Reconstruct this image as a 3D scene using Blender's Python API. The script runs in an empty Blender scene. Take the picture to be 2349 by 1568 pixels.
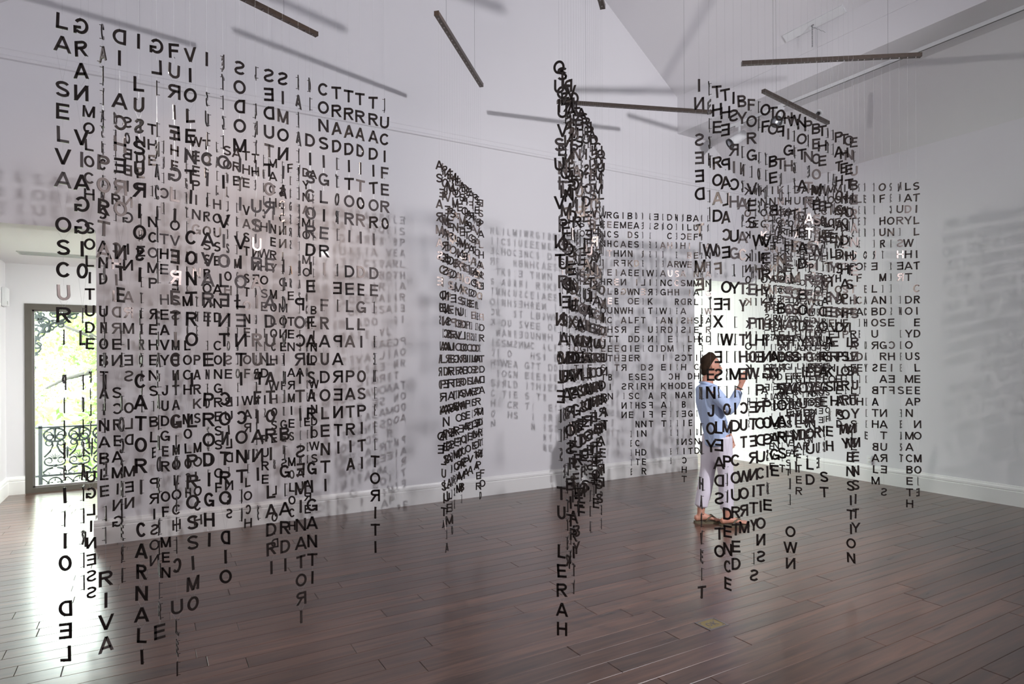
import bpy, bmesh, math, random
from mathutils import Vector, Matrix, noise
random.seed(11)
C = bpy.context.scene.collection
PI = math.pi
# ------------------------------------------------------------------ camera, world, lamps, exposure
# the world axes follow the room: x along the long wall, y towards it, z up; the camera stands at x = y = 0
F, CX, CAMH = 1440.0, 1174.5, 1.58
CU, CV = 0.8665, 0.499          # cosine and sine of the camera's yaw
YAW = -math.atan2(CV, CU)
ROLL = -0.0055
cam = bpy.data.cameras.new('camera'); camo = bpy.data.objects.new('camera', cam); C.objects.link(camo)
cam.sensor_width = 36.0; cam.lens = 36.0 * F / 2349.0; cam.shift_y = 40.0 / 2349.0
cam.clip_start = 0.05; cam.clip_end = 300
camo.location = (0, 0, CAMH)
camo.rotation_euler = (Matrix.Rotation(YAW, 4, 'Z') @ Matrix.Rotation(PI / 2, 4, 'X') @ Matrix.Rotation(ROLL, 4, 'Z')).to_euler()
sc = bpy.context.scene; sc.camera = camo
sc.view_settings.view_transform = 'Standard'; sc.view_settings.look = 'None'
sc.view_settings.exposure = 0.0; sc.view_settings.gamma = 1.0; sc.view_settings.use_curve_mapping = False
sc.cycles.use_denoising = True; sc.cycles.max_bounces = 8; sc.cycles.diffuse_bounces = 5
sc.cycles.sample_clamp_indirect = 4.0; sc.cycles.caustics_reflective = False; sc.cycles.caustics_refractive = False
w = bpy.data.worlds.new('daylight'); sc.world = w; w.use_nodes = True
bgn = w.node_tree.nodes['Background']; bgn.inputs[0].default_value = (0.94, 0.99, 1.0, 1); bgn.inputs[1].default_value = 24.0

def lamp(name, kind, loc, energy, color, radius=0.05, aim=None, size=None, spot=None, blend=0.5):
    l = bpy.data.lights.new(name, kind); l.energy = energy; l.color = color
    if kind in ('POINT', 'SPOT'): l.shadow_soft_size = radius
    if kind == 'SPOT': l.spot_size = math.radians(spot); l.spot_blend = blend
    if kind == 'AREA': l.shape = 'RECTANGLE'; l.size, l.size_y = size
    o = bpy.data.objects.new(name, l); C.objects.link(o); o.location = loc
    if aim: o.rotation_euler = (Vector(aim) - Vector(loc)).to_track_quat('-Z', 'Y').to_euler()
    return o
lamp('gallery_spot', 'SPOT', (4.85, -0.44, 3.06), 920, (0.975, 0.955, 1.0), 0.06, aim=(2.9, 6.4, 2.3), spot=105, blend=0.6)
lamp('gallery_spot', 'SPOT', (-0.85, 4.0, 3.06), 290, (1.0, 0.97, 0.94), 0.035, aim=(7.9, 3.6, 2.4), spot=90, blend=0.6)
lamp('gallery_spot', 'SPOT', (2.3, 3.4, 4.7), 150, (1.0, 0.66, 0.44), 0.12, aim=(0.5, 6.4, 2.0), spot=62, blend=1.0)
lamp('front_fill_light', 'AREA', (2.2, -3.2, 3.4), 85, (0.84, 0.88, 1.0), aim=(3.0, 5.0, 4.4), size=(4.5, 2.0))  # soft fill added behind the camera; the front wall has no window
lamp('passage_window_fill', 'AREA', (3.1, 9.7, 1.2), 160, (0.97, 1.0, 0.97), aim=(3.1, 6.0, 1.2), size=(1.8, 2.1))  # this and the next: panels added outside hidden windows to brighten the passage
lamp('passage_window_fill', 'AREA', (6.55, 9.7, 1.2), 260, (0.96, 1.0, 0.95), aim=(6.8, 6.0, 1.2), size=(1.8, 2.1))
lamp('passage_ceiling_fill', 'AREA', (1.2, 7.9, 2.74), 330, (0.97, 1.0, 0.97), aim=(1.0, 7.95, 0), size=(2.6, 1.4))  # added fill, hidden by the long wall; no fixture hangs here
for pu in (-0.35,):
    po = lamp('window_portal', 'AREA', (pu, 9.75, 1.2), 1, (1, 1, 1), aim=(pu, 0.0, 1.2), size=(1.9, 2.2)); po.data.cycles.is_portal = True

# ------------------------------------------------------------------ helpers
def uv(X, Z): return (CU * X + CV * Z, -CV * X + CU * Z)
def hz(x): return 824.0 - 0.0055 * (x - CX)
def on_v(x, y, v):
    k = (x - CX) / F; Z = v / (CU - CV * k); X = k * Z; return (CU * X + CV * Z, v, CAMH + (hz(x) - y) / F * Z)
def screen(u, v, z):
    X = CU * u - CV * v; Z = CV * u + CU * v
    if Z < 0.05: return (-9999, -9999)
    x = CX + F * X / Z; return (x, hz(x) - F * (z - CAMH) / Z)
def obj(name, bm, m, parent=None, smooth=False):
    me = bpy.data.meshes.new(name); bm.to_mesh(me); bm.free()
    return objm(name, me, m, parent, smooth)
def objm(name, me, m, parent=None, smooth=False):
    if m is not None and not me.materials: me.materials.append(m)
    if smooth:
        for p in me.polygons: p.use_smooth = True
    o = bpy.data.objects.new(name, me); C.objects.link(o); o.parent = parent; return o
def empty(name, loc=(0, 0, 0), rz=0):
    o = bpy.data.objects.new(name, None); o.empty_display_size = 0.1; C.objects.link(o); o.location = loc; o.rotation_euler = (0, 0, rz); return o
def tag(o, label=None, cat=None, group=None, kind=None):
    for k, x in (('label', label), ('category', cat), ('group', group), ('kind', kind)):
        if x: o[k] = x
    return o
def box(bm, a, b, mat=None):
    vs = [bm.verts.new((x, y, z)) for z in (a[2], b[2]) for y in (a[1], b[1]) for x in (a[0], b[0])]
    if mat is not None:
        for v in vs: v.co = mat @ v.co
    for f in ((0, 2, 3, 1), (4, 5, 7, 6), (0, 1, 5, 4), (2, 6, 7, 3), (0, 4, 6, 2), (1, 3, 7, 5)): bm.faces.new([vs[i] for i in f])
def prism(bm, pts, axis, a, b):
    """extrude a 2D outline along axis ('x': pts are (y,z); 'y': pts are (x,z))"""
    def P(p, t): return (t, p[0], p[1]) if axis == 'x' else (p[0], t, p[1])
    A = [bm.verts.new(P(p, a)) for p in pts]; B = [bm.verts.new(P(p, b)) for p in pts]; n = len(pts)
    bm.faces.new(A); bm.faces.new(B[::-1])
    for i in range(n): bm.faces.new((A[i], B[i], B[(i + 1) % n], A[(i + 1) % n]))
    bmesh.ops.recalc_face_normals(bm, faces=bm.faces[:])
def tube(bm, pts, rad, n=6, cap=True):
    pts = [Vector(p) for p in pts]; rings = []
    rr = rad if isinstance(rad, (list, tuple)) else [rad] * len(pts)
    for i, p in enumerate(pts):
        d = (pts[min(i + 1, len(pts) - 1)] - pts[max(i - 1, 0)]).normalized()
        a = Vector((0, 0, 1)) if abs(d.z) < 0.9 else Vector((1, 0, 0))
        s = d.cross(a).normalized(); t = s.cross(d)
        rings.append([bm.verts.new(p + (s * math.cos(2 * PI * k / n) + t * math.sin(2 * PI * k / n)) * rr[i]) for k in range(n)])
    for A, B in zip(rings, rings[1:]):
        for k in range(n): bm.faces.new((A[k], A[(k + 1) % n], B[(k + 1) % n], B[k]))
    if cap: bm.faces.new(rings[0][::-1]); bm.faces.new(rings[-1])
def lathe(bm, prof, n=20, mat=Matrix()):
    rings = [[bm.verts.new(mat @ Vector((r * math.cos(2 * PI * k / n), r * math.sin(2 * PI * k / n), z))) for k in range(n)] for r, z in prof]
    for A, B in zip(rings, rings[1:]):
        for k in range(n): bm.faces.new((A[k], A[(k + 1) % n], B[(k + 1) % n], B[k]))
    bm.faces.new(rings[0][::-1]); bm.faces.new(rings[-1])

# ------------------------------------------------------------------ materials
def mat(name, col, rough=0.5, metal=0.0, spec=0.5, coat=0.0, noise_amt=0.0, nscale=8.0, bump=0.0, bscale=200.0, sss=0.0, trans=0.0):
    m = bpy.data.materials.new(name); m.use_nodes = True; nt = m.node_tree; b = nt.nodes['Principled BSDF']
    b.inputs['Base Color'].default_value = (*col, 1); b.inputs['Roughness'].default_value = rough; b.inputs['Metallic'].default_value = metal
    b.inputs['Specular IOR Level'].default_value = spec; b.inputs['Coat Weight'].default_value = coat
    if sss: b.inputs['Subsurface Weight'].default_value = sss; b.inputs['Subsurface Radius'].default_value = (0.01, 0.004, 0.002)
    tc = nt.nodes.new('ShaderNodeTexCoord')
    if noise_amt:
        n = nt.nodes.new('ShaderNodeTexNoise'); n.inputs['Scale'].default_value = nscale; n.inputs['Detail'].default_value = 4
        nt.links.new(tc.outputs['Object'], n.inputs['Vector'])
        mx = nt.nodes.new('ShaderNodeMix'); mx.data_type = 'RGBA'
        mx.inputs[6].default_value = (*[c * (1 - noise_amt) for c in col], 1); mx.inputs[7].default_value = (*[min(1, c * (1 + noise_amt)) for c in col], 1)
        nt.links.new(n.outputs['Fac'], mx.inputs[0]); nt.links.new(mx.outputs[2], b.inputs['Base Color'])
    if bump:
        n2 = nt.nodes.new('ShaderNodeTexNoise'); n2.inputs['Scale'].default_value = bscale
        nt.links.new(tc.outputs['Object'], n2.inputs['Vector'])
        bp = nt.nodes.new('ShaderNodeBump'); bp.inputs['Strength'].default_value = bump; bp.inputs['Distance'].default_value = 0.002
        nt.links.new(n2.outputs['Fac'], bp.inputs['Height']); nt.links.new(bp.outputs[0], b.inputs['Normal'])
    return m
M = {}
M['wall'] = mat('wall_paint', (0.725, 0.715, 0.735), 0.7, spec=0.3, noise_amt=0.012, nscale=3, bump=0.12, bscale=260)
M['ceil'] = mat('ceiling_paint', (0.72, 0.71, 0.73), 0.8, spec=0.2, bump=0.1, bscale=260)
M['trim'] = mat('trim_paint', (0.80, 0.795, 0.78), 0.35, spec=0.5, noise_amt=0.01)
M['letter'] = mat('dark_polished_letter', (0.050, 0.038, 0.034), 0.27, metal=0.7, noise_amt=0.12, nscale=60)
M['bar'] = mat('bronze_bar', (0.085, 0.066, 0.055), 0.38, metal=0.7, noise_amt=0.3, nscale=40)
M['thread'] = mat('clear_thread', (0.36, 0.36, 0.37), 0.35)
M['cable'] = mat('steel_cable', (0.16, 0.16, 0.17), 0.4, metal=0.6)
M['frame'] = mat('dark_window_frame', (0.085, 0.075, 0.062), 0.45, noise_amt=0.1)
M['iron'] = mat('painted_iron', (0.035, 0.042, 0.045), 0.55, noise_amt=0.2, nscale=30)
M['white_plastic'] = mat('white_plastic', (0.74, 0.75, 0.76), 0.4)
M['black'] = mat('black_plastic', (0.012, 0.012, 0.012), 0.4)
M['lens'] = mat('lamp_lens', (0.30, 0.31, 0.34), 0.12, metal=0.6, noise_amt=0.4, nscale=90)
M['brass'] = mat('brass', (0.40, 0.31, 0.13), 0.35, metal=0.8, noise_amt=0.15, nscale=60)
M['dull_steel'] = mat('dull_steel', (0.22, 0.20, 0.20), 0.45, metal=0.6)
M['grille'] = mat('grey_grille', (0.42, 0.43, 0.42), 0.5)
M['concrete'] = mat('balcony_concrete', (0.12, 0.12, 0.11), 0.8, noise_amt=0.1)
M['grass'] = mat('grass', (0.16, 0.20, 0.10), 0.9, noise_amt=0.4, nscale=3)
M['bark'] = mat('bark', (0.035, 0.032, 0.028), 0.9, noise_amt=0.3, nscale=12)
M['skin'] = mat('skin', (0.55, 0.27, 0.19), 0.5, noise_amt=0.06, nscale=30, sss=0.15)
M['hair'] = mat('brown_hair', (0.030, 0.017, 0.010), 0.85, spec=0.15, noise_amt=0.4, nscale=60, bump=0.5, bscale=300)
M['shirt'] = mat('light_blue_shirt', (0.43, 0.53, 0.75), 0.8, noise_amt=0.07, nscale=25, bump=0.4, bscale=90)
M['trousers'] = mat('pale_trousers', (0.70, 0.66, 0.74), 0.8, noise_amt=0.05, nscale=20, bump=0.4, bscale=70)
M['sandal'] = mat('olive_sandal', (0.12, 0.10, 0.06), 0.7, noise_amt=0.2, nscale=40)
M['wrist'] = mat('dark_band', (0.03, 0.028, 0.028), 0.4)
M['lip'] = mat('lip', (0.42, 0.12, 0.11), 0.4)
M['eye_white'] = mat('eye_white', (0.6, 0.58, 0.56), 0.2)
def leafmat():
    m = bpy.data.materials.new('leaves'); m.use_nodes = True; nt = m.node_tree; b = nt.nodes['Principled BSDF']
    g = nt.nodes.new('ShaderNodeNewGeometry'); r = nt.nodes.new('ShaderNodeValToRGB')
    r.color_ramp.elements[0].color = (0.10, 0.17, 0.04, 1); r.color_ramp.elements[1].color = (0.26, 0.34, 0.13, 1)
    nt.links.new(g.outputs['Random Per Island'], r.inputs[0]); nt.links.new(r.outputs[0], b.inputs['Base Color'])
    b.inputs['Roughness'].default_value = 0.6
    t = nt.nodes.new('ShaderNodeBsdfTranslucent'); nt.links.new(r.outputs[0], t.inputs[0])
    mx = nt.nodes.new('ShaderNodeMixShader'); mx.inputs[0].default_value = 0.5
    nt.links.new(b.outputs[0], mx.inputs[1]); nt.links.new(t.outputs[0], mx.inputs[2]); nt.links.new(mx.outputs[0], nt.nodes['Material Output'].inputs[0])
    return m
M['leaf'] = leafmat()
def glassmat():
    m = bpy.data.materials.new('window_glass'); m.use_nodes = True; nt = m.node_tree
    nt.nodes.remove(nt.nodes['Principled BSDF'])
    t = nt.nodes.new('ShaderNodeBsdfTransparent'); t.inputs[0].default_value = (0.95, 0.98, 0.96, 1)
    g = nt.nodes.new('ShaderNodeBsdfGlossy'); g.inputs['Roughness'].default_value = 0.03
    f = nt.nodes.new('ShaderNodeFresnel'); f.inputs[0].default_value = 1.35
    mx = nt.nodes.new('ShaderNodeMixShader'); nt.links.new(f.outputs[0], mx.inputs[0])
    nt.links.new(t.outputs[0], mx.inputs[1]); nt.links.new(g.outputs[0], mx.inputs[2]); nt.links.new(mx.outputs[0], nt.nodes['Material Output'].inputs[0])
    return m
M['glass'] = glassmat()
def woodmat():
    m = bpy.data.materials.new('dark_walnut_floor'); m.use_nodes = True; nt = m.node_tree; b = nt.nodes['Principled BSDF']; L = nt.links.new
    g = nt.nodes.new('ShaderNodeNewGeometry'); oi = nt.nodes.new('ShaderNodeObjectInfo')
    ad = nt.nodes.new('ShaderNodeMath'); ad.operation = 'ADD'; L(g.outputs['Random Per Island'], ad.inputs[0]); L(oi.outputs['Random'], ad.inputs[1])
    fr = nt.nodes.new('ShaderNodeMath'); fr.operation = 'FRACT'; L(ad.outputs[0], fr.inputs[0])
    mp = nt.nodes.new('ShaderNodeMapping'); mp.inputs['Scale'].default_value = (1.1, 16, 1); L(g.outputs['Position'], mp.inputs[0])
    of = nt.nodes.new('ShaderNodeVectorMath'); of.operation = 'ADD'; L(mp.outputs[0], of.inputs[0])
    cb = nt.nodes.new('ShaderNodeCombineXYZ'); ml = nt.nodes.new('ShaderNodeMath'); ml.operation = 'MULTIPLY'; ml.inputs[1].default_value = 40; L(fr.outputs[0], ml.inputs[0]); L(ml.outputs[0], cb.inputs[0]); L(ml.outputs[0], cb.inputs[2]); L(cb.outputs[0], of.inputs[1])
    n = nt.nodes.new('ShaderNodeTexNoise'); n.inputs['Scale'].default_value = 1.6; n.inputs['Detail'].default_value = 6; n.inputs['Distortion'].default_value = 0.6; L(of.outputs[0], n.inputs['Vector'])
    r = nt.nodes.new('ShaderNodeValToRGB'); r.color_ramp.elements[0].position = 0.3; r.color_ramp.elements[0].color = (0.054, 0.029, 0.021, 1)
    r.color_ramp.elements[1].position = 0.72; r.color_ramp.elements[1].color = (0.150, 0.078, 0.052, 1); L(n.outputs['Fac'], r.inputs[0])
    sc2 = nt.nodes.new('ShaderNodeMapRange'); sc2.inputs['To Min'].default_value = 0.72; sc2.inputs['To Max'].default_value = 1.25; L(fr.outputs[0], sc2.inputs[0])
    vm = nt.nodes.new('ShaderNodeVectorMath'); vm.operation = 'SCALE'; L(r.outputs[0], vm.inputs[0]); L(sc2.outputs[0], vm.inputs['Scale']); L(vm.outputs[0], b.inputs['Base Color'])
    rr = nt.nodes.new('ShaderNodeMapRange'); rr.inputs['To Min'].default_value = 0.24; rr.inputs['To Max'].default_value = 0.36; L(n.outputs['Fac'], rr.inputs[0]); L(rr.outputs[0], b.inputs['Roughness'])
    bp = nt.nodes.new('ShaderNodeBump'); bp.inputs['Strength'].default_value = 0.12; bp.inputs['Distance'].default_value = 0.0015; L(n.outputs['Fac'], bp.inputs['Height']); L(bp.outputs[0], b.inputs['Normal'])
    return m
M['wood'] = woodmat(); M['wood'].node_tree.nodes['Principled BSDF'].inputs['Coat Weight'].default_value = 0.45; M['wood'].node_tree.nodes['Principled BSDF'].inputs['Coat Roughness'].default_value = 0.2

# ------------------------------------------------------------------ room shell
UL, UR, V0, VB, VW = -1.57, 7.93, -3.5, 6.49, 9.46      # left wall, right wall, wall behind the camera, long wall, window wall
ZE, SL = 4.08, 0.79; UM = (UL + UR) / 2; ZR = ZE + SL * (UR - UM)
def zc(u): return ZE + SL * (UR - u) if u > UM else ZE + SL * (u - UL)
def struct(name, bm, m, parent=None):
    o = obj(name, bm, m, parent); 
    if parent is None: o['kind'] = 'structure'
    return o
bm = bmesh.new()
prism(bm, [(-0.404, 0), (6.76, 0), (6.76, 2.715), (UR, 2.715), (UR, ZE), (UM, ZR), (UL, ZE), (UL, 2.715), (-0.404, 2.715)], 'y', VB, VB + 0.2)
struct('wall_back', bm, M['wall'])
bm = bmesh.new(); box(bm, (UR, V0, -0.02), (UR + 0.15, VW + 0.15, ZE)); struct('wall_right', bm, M['wall'])
bm = bmesh.new(); box(bm, (UL - 0.15, V0, -0.02), (UL, VB + 0.2, ZE)); box(bm, (UL - 0.07, VB + 0.2, -0.02), (-1.49, VW + 0.15, 2.76)); struct('wall_left', bm, M['wall'])
bm = bmesh.new(); prism(bm, [(UL, -0.02), (UR, -0.02), (UR, ZE), (UM, ZR), (UL, ZE)], 'y', V0 - 0.15, V0); struct('wall_front', bm, M['wall'])
wins = [(-1.31, 0.61), (2.14, 4.06), (5.59, 7.51)]; WT, WB = 2.285, 0.0
bm = bmesh.new(); edges = [-1.49] + [e for a in wins for e in a] + [UR]
for i in range(0, len(edges), 2): box(bm, (edges[i], VW, -0.02), (edges[i + 1], VW + 0.15, WT))
box(bm, (-1.49, VW, WT), (UR, VW + 0.15, 2.76)); struct('wall_window', bm, M['wall'])
# ceiling: two slopes and, near the sloping right side, a boxed soffit; a lower flat ceiling behind the long wall
bm = bmesh.new()
prism(bm, [(UL - 0.15, ZE - SL * .15), (UM, ZR), (UR + 0.15, ZE - SL * .15), (UR + 0.15, ZE + 0.1), (UM, ZR + 0.2), (UL - 0.15, ZE + 0.1)], 'y', V0 - 0.15, VB + 0.2)
ceil = struct('ceiling', bm, M['ceil'])
bm = bmesh.new(); prism(bm, [(6.446, 5.03), (6.446, zc(6.446) + 0.02), (7.6, zc(7.6) + 0.02), (7.095, 4.74), (6.446, 4.74), (6.446, 5.022), (6.451, 5.024), (6.451, 5.028)][0:0] or [(6.446, 4.74), (7.095, 4.74), (7.095, zc(7.095) + 0.05), (6.446, zc(6.446) + 0.05), (6.446, 5.034), (6.452, 5.030), (6.446, 5.026)], 'y', V0, VB)
struct('trim_1', bm, M['ceil'])
bm = bmesh.new(); box(bm, (-1.49, VB + 0.2, 2.76), (UR, VW + 0.15, 2.9)); struct('ceiling', bm, M['ceil'])
# crown strip high on the long wall
bm = bmesh.new(); prism(bm, [(VB, 4.045), (VB - 0.018, 4.052), (VB - 0.022, 4.075), (VB - 0.010, 4.086), (VB - 0.010, 4.128), (VB - 0.016, 4.134), (VB - 0.016, 4.160), (VB, 4.166)], 'x', UL, UR)
struct('trim_2', bm, M['wall'])
# baseboards
bprof = [(0, 0), (0.026, 0), (0.026, 0.150), (0.018, 0.156), (0.018, 0.160), (0.024, 0.166), (0.022, 0.186), (0.012, 0.198), (0.008, 0.212), (0, 0.214)]
bm = bmesh.new(); prism(bm, [(VB - a, b) for a, b in bprof], 'x', -0.43, 6.785)
prism(bm, [(VB + 0.2 + a, b) for a, b in bprof], 'x', -0.43, 6.785)
for s, u0 in ((-1, -0.404), (1, 6.76)): prism(bm, [(u0 + s * a, b) for a, b in bprof], 'y', VB, VB + 0.2)
struct('baseboard_back', bm, M['trim'])
bm = bmesh.new(); prism(bm, [(UR - a, b) for a, b in bprof], 'y', V0, VW); struct('baseboard_right', bm, M['trim'])
bm = bmesh.new(); prism(bm, [(-1.49 + a, b) for a, b in bprof], 'y', VB + 0.2, VW); prism(bm, [(UL + a, b) for a, b in bprof], 'y', V0, VB + 0.2); struct('baseboard_left', bm, M['trim'])
bm = bmesh.new()
for i in range(0, len(edges), 2): prism(bm, [(VW - a, b) for a, b in bprof], 'x', edges[i] + (0.0), edges[i + 1])
struct('baseboard_window', bm, M['trim'])

# floor of planks
bm = bmesh.new(); box(bm, (UL - 0.1, V0 - 0.1, -0.12), (UR + 0.1, VW + 0.1, -0.0115)); floor = struct('floor', bm, M['black'])
PW = 0.127
def plank_bm(bm, x0, x1, y0, y1, c=0.0016, g=0.0007):
    x0 += g; x1 -= g; y0 += g; y1 -= g
    lo = [bm.verts.new(p) for p in ((x0, y0, -0.012), (x1, y0, -0.012), (x1, y1, -0.012), (x0, y1, -0.012))]
    mi = [bm.verts.new((v.co.x, v.co.y, -c)) for v in lo]
    hi = [bm.verts.new(p) for p in ((x0 + c, y0 + c, 0), (x1 - c, y0 + c, 0), (x1 - c, y1 - c, 0), (x0 + c, y1 - c, 0))]
    for A, B in ((lo, mi), (mi, hi)):
        for k in range(4): bm.faces.new((A[k], A[(k + 1) % 4], B[(k + 1) % 4], B[k]))
    bm.faces.new(hi)
planks = []; v = V0; rr = random.Random(5)
while v < VW + 0.16:
    u = UL - rr.uniform(0, 1.4)
    while u < UR:
        L = rr.choice((1.05, 1.35, 1.65, 1.95, 2.2)); a, b = max(u, UL), min(u + L, UR)
        if b - a > 0.02: planks.append((a, b, v))
        u += L
    v += PW
def seen(p):
    best = None
    for t in (0.02, 0.25, 0.5, 0.75, 0.98):
        x, y = screen(p[0] + (p[1] - p[0]) * t, p[2] + PW / 2, 0)
        if -20 < x < 2370 and 0 < y < 1590 and (best is None or y > best): best = y
    return best
vis = sorted([(seen(p), p) for p in planks if seen(p)], reverse=True)
near = set(p for _, p in vis[:296])
bm = bmesh.new(); plank_bm(bm, -0.5, 0.5, -PW / 2, PW / 2); pme = bpy.data.meshes.new('plank'); bm.to_mesh(pme); bm.free(); pme.materials.append(M['wood'])
rest = bmesh.new()
for p in planks:
    if p in near:
        o = bpy.data.objects.new('plank', pme); C.objects.link(o); o.parent = floor
        o.location = ((p[0] + p[1]) / 2, p[2] + PW / 2, 0); o.scale = (p[1] - p[0], 1, 1)
    else: plank_bm(rest, p[0], p[1], p[2], p[2] + PW)
o = obj('far_planks', rest, M['wood'], floor); o['kind'] = 'stuff'

# windows: dark frames with one large pane, in the wall beyond the openings
for i, (a, b) in enumerate(wins):
    wo = empty('window_%d' % (i + 1), (a, VW, 0)); wo['kind'] = 'structure'; W = b - a
    bm = bmesh.new(); y0, y1 = -0.012, 0.11; t = 0.072
    box(bm, (0, y0, 0), (t, y1, WT)); box(bm, (W - t, y0, 0), (W, y1, WT)); box(bm, (t, y0, WT - t), (W - t, y1, WT)); box(bm, (t, y0, 0), (W - t, y1, 0.06))
    obj('window_frame', bm, M['frame'], wo)
    bm = bmesh.new(); s = 0.018
    for q in (((t, .03, .06), (t + s, .07, WT - t)), ((W - t - s, .03, .06), (W - t, .07, WT - t)), ((t, .03, .06), (W - t, .07, .06 + s)), ((t, .03, WT - t - s), (W - t, .07, WT - t))): box(bm, *q)
    obj('glazing_bead', bm, M['dull_steel'], wo)
    bm = bmesh.new(); box(bm, (t + .004, .047, .064), (W - t - .004, .053, WT - t - .004)); obj('glass_pane', bm, M['glass'], wo)

# ------------------------------------------------------------------ outside
bm = bmesh.new(); box(bm, (-14, VW + 0.15, -0.28), (9, 10.25, -0.09)); tag(obj('balcony_slab', bm, M['concrete']), 'pale concrete balcony slab outside the window behind the iron railing', 'balcony')
bm = bmesh.new(); box(bm, (-60, 10.5, -3.3), (60, 90, -3.0)); o = obj('lawn', bm, M['grass']); o['kind'] = 'structure'
RV = 9.93
rail = empty('iron_railing', (-1.30, RV, 0)); tag(rail, 'ornate grey cast iron balcony railing of rings and scrolls outside the window', 'railing')
bm = bmesh.new(); box(bm, (-0.2, -.02, .735), (9.2, .02, .755)); obj('top_rail', bm, M['iron'], rail)
bm = bmesh.new(); box(bm, (-0.2, -.018, .115), (9.2, .018, .14)); obj('bottom_rail', bm, M['iron'], rail)
for k in range(6):
    bm = bmesh.new(); box(bm, (0.06 + 1.6 * k, -.02, -.09), (0.1 + 1.6 * k, .02, .77)); obj('post', bm, M['iron'], rail)
def spiral(cx, cz, r0, a0, turns, shrink=0.25, n=22, sgn=1):
    return [(cx + r0 * (1 - (1 - shrink) * i / (n - 1)) * math.cos(a0 + sgn * 2 * PI * turns * i / (n - 1)), 0, cz + r0 * (1 - (1 - shrink) * i / (n - 1)) * math.sin(a0 + sgn * 2 * PI * turns * i / (n - 1))) for i in range(n)]
def mesh_of(fn):
    bm = bmesh.new(); fn(bm); me = bpy.data.meshes.new('ornament'); bm.to_mesh(me); bm.free(); me.materials.append(M['iron'])
    for p in me.polygons: p.use_smooth = True
    return me
P = 0.262
def ring_f(bm):
    tube(bm, [(0.115 * math.cos(a), 0, 0.085 * math.sin(a)) for a in [2 * PI * k / 28 for k in range(29)]], 0.013, 6)
def petals_f(bm):
    for s in (-1, 1):
        tube(bm, [(s * .012, 0, -.02), (s * .045, 0, .03), (s * .085, 0, .045)], [.012, .010, .006], 5)
        tube(bm, [(s * (.055 + .036 * math.cos(a)), 0, -.03 + .032 * math.sin(a)) for a in [2 * PI * k / 16 for k in range(17)]], 0.010, 5)
    tube(bm, [(0, 0, .085), (0, 0, .02), (0, 0, -.08)], [.022, .012, .012], 5)
def heart_f(bm):
    for s in (-1, 1):
        sp = spiral(s * .058, .375, .045, PI / 2, 1.3, .2, 24, -s)
        body = [(s * .012, 0, .10), (s * .10, 0, .13), (s * .112, 0, .20), (s * .05, 0, .27), (s * .022, 0, .34), (s * .032, 0, .40)]
        tube(bm, body[2:] + sp[0:20], [.013] * 4 + [.012 - .0003 * i for i in range(20)], 6)
        sp2 = spiral(s * .062, .145, .055, (-PI / 2 if s > 0 else -PI / 2), 1.2, .3, 24, s)
        tube(bm, [(s * .005, 0, .085)] + sp2, [.013] + [.012 - .0003 * i for i in range(24)], 6)
        tube(bm, [(s * .02, 0, .06), (s * .08, 0, .045), (s * .12, 0, .005), (s * .118, 0, -.02), (s * .07, 0, -.035), (s * .05, 0, -.01), (s * .075, 0, .0)], [.014, .014, .013, .012, .011, .009, .007], 6)
    tube(bm, [(-.02, 0, .085), (.02, 0, .085)], .02, 6)
def fan_f(bm):
    for k in range(-3, 4):
        a = k * 0.36; tube(bm, [(0, 0, 0), (.05 * math.sin(a), 0, .05 * math.cos(a)), (.085 * math.sin(a * 1.15), 0, .08 * math.cos(a))], [.003, .006, .004], 5)
def drop_f(bm):
    tube(bm, [(0, 0, .07), (0, 0, .02), (0, 0, -.05), (0, 0, -.09)], [.006, .018, .012, .003], 6)
    for s in (-1, 1): tube(bm, [(0, 0, .06), (s * .04, 0, .02), (s * .075, 0, .035)], [.006, .008, .005], 5)
def wheel_f(bm):
    tube(bm, [(0.068 * math.cos(a), 0, 0.062 * math.sin(a)) for a in [2 * PI * k / 20 for k in range(21)]], 0.010, 6)
    for k in range(4): tube(bm, [(.02 * math.cos(k * PI / 2), 0, .02 * math.sin(k * PI / 2)), (.06 * math.cos(k * PI / 2), 0, .055 * math.sin(k * PI / 2))], [.010, .004], 5)
    tube(bm, [(.07, 0, 0), (.10, 0, .03), (.131, 0, .06)], .008, 5); tube(bm, [(.07, 0, 0), (.10, 0, -.03), (.131, 0, -.05)], .008, 5)
    tube(bm, [(-.07, 0, 0), (-.10, 0, .03), (-.131, 0, .06)], .008, 5); tube(bm, [(-.07, 0, 0), (-.10, 0, -.03), (-.131, 0, -.05)], .008, 5)
ORN = [('ring', mesh_of(ring_f), .645, 0), ('petal_scroll', mesh_of(petals_f), .645, 0), ('heart_scroll', mesh_of(heart_f), .165, 0), ('palmette', mesh_of(fan_f), .33, 0), ('pendant', mesh_of(drop_f), .42, .5), ('wheel', mesh_of(wheel_f), .035, 0)]
for k in range(12):
    for nm, me, z, sh in ORN:
        o = bpy.data.objects.new(nm, me); C.objects.link(o); o.parent = rail; o.location = (.23 + P * (k + sh), 0, z)
        if nm == 'pendant' and k == 11: pass
bm = bmesh.new(); box(bm, (-14, VW + 0.15, 2.62), (9, 10.1, 2.75)); struct('trim_3', bm, M['trim'])
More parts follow.
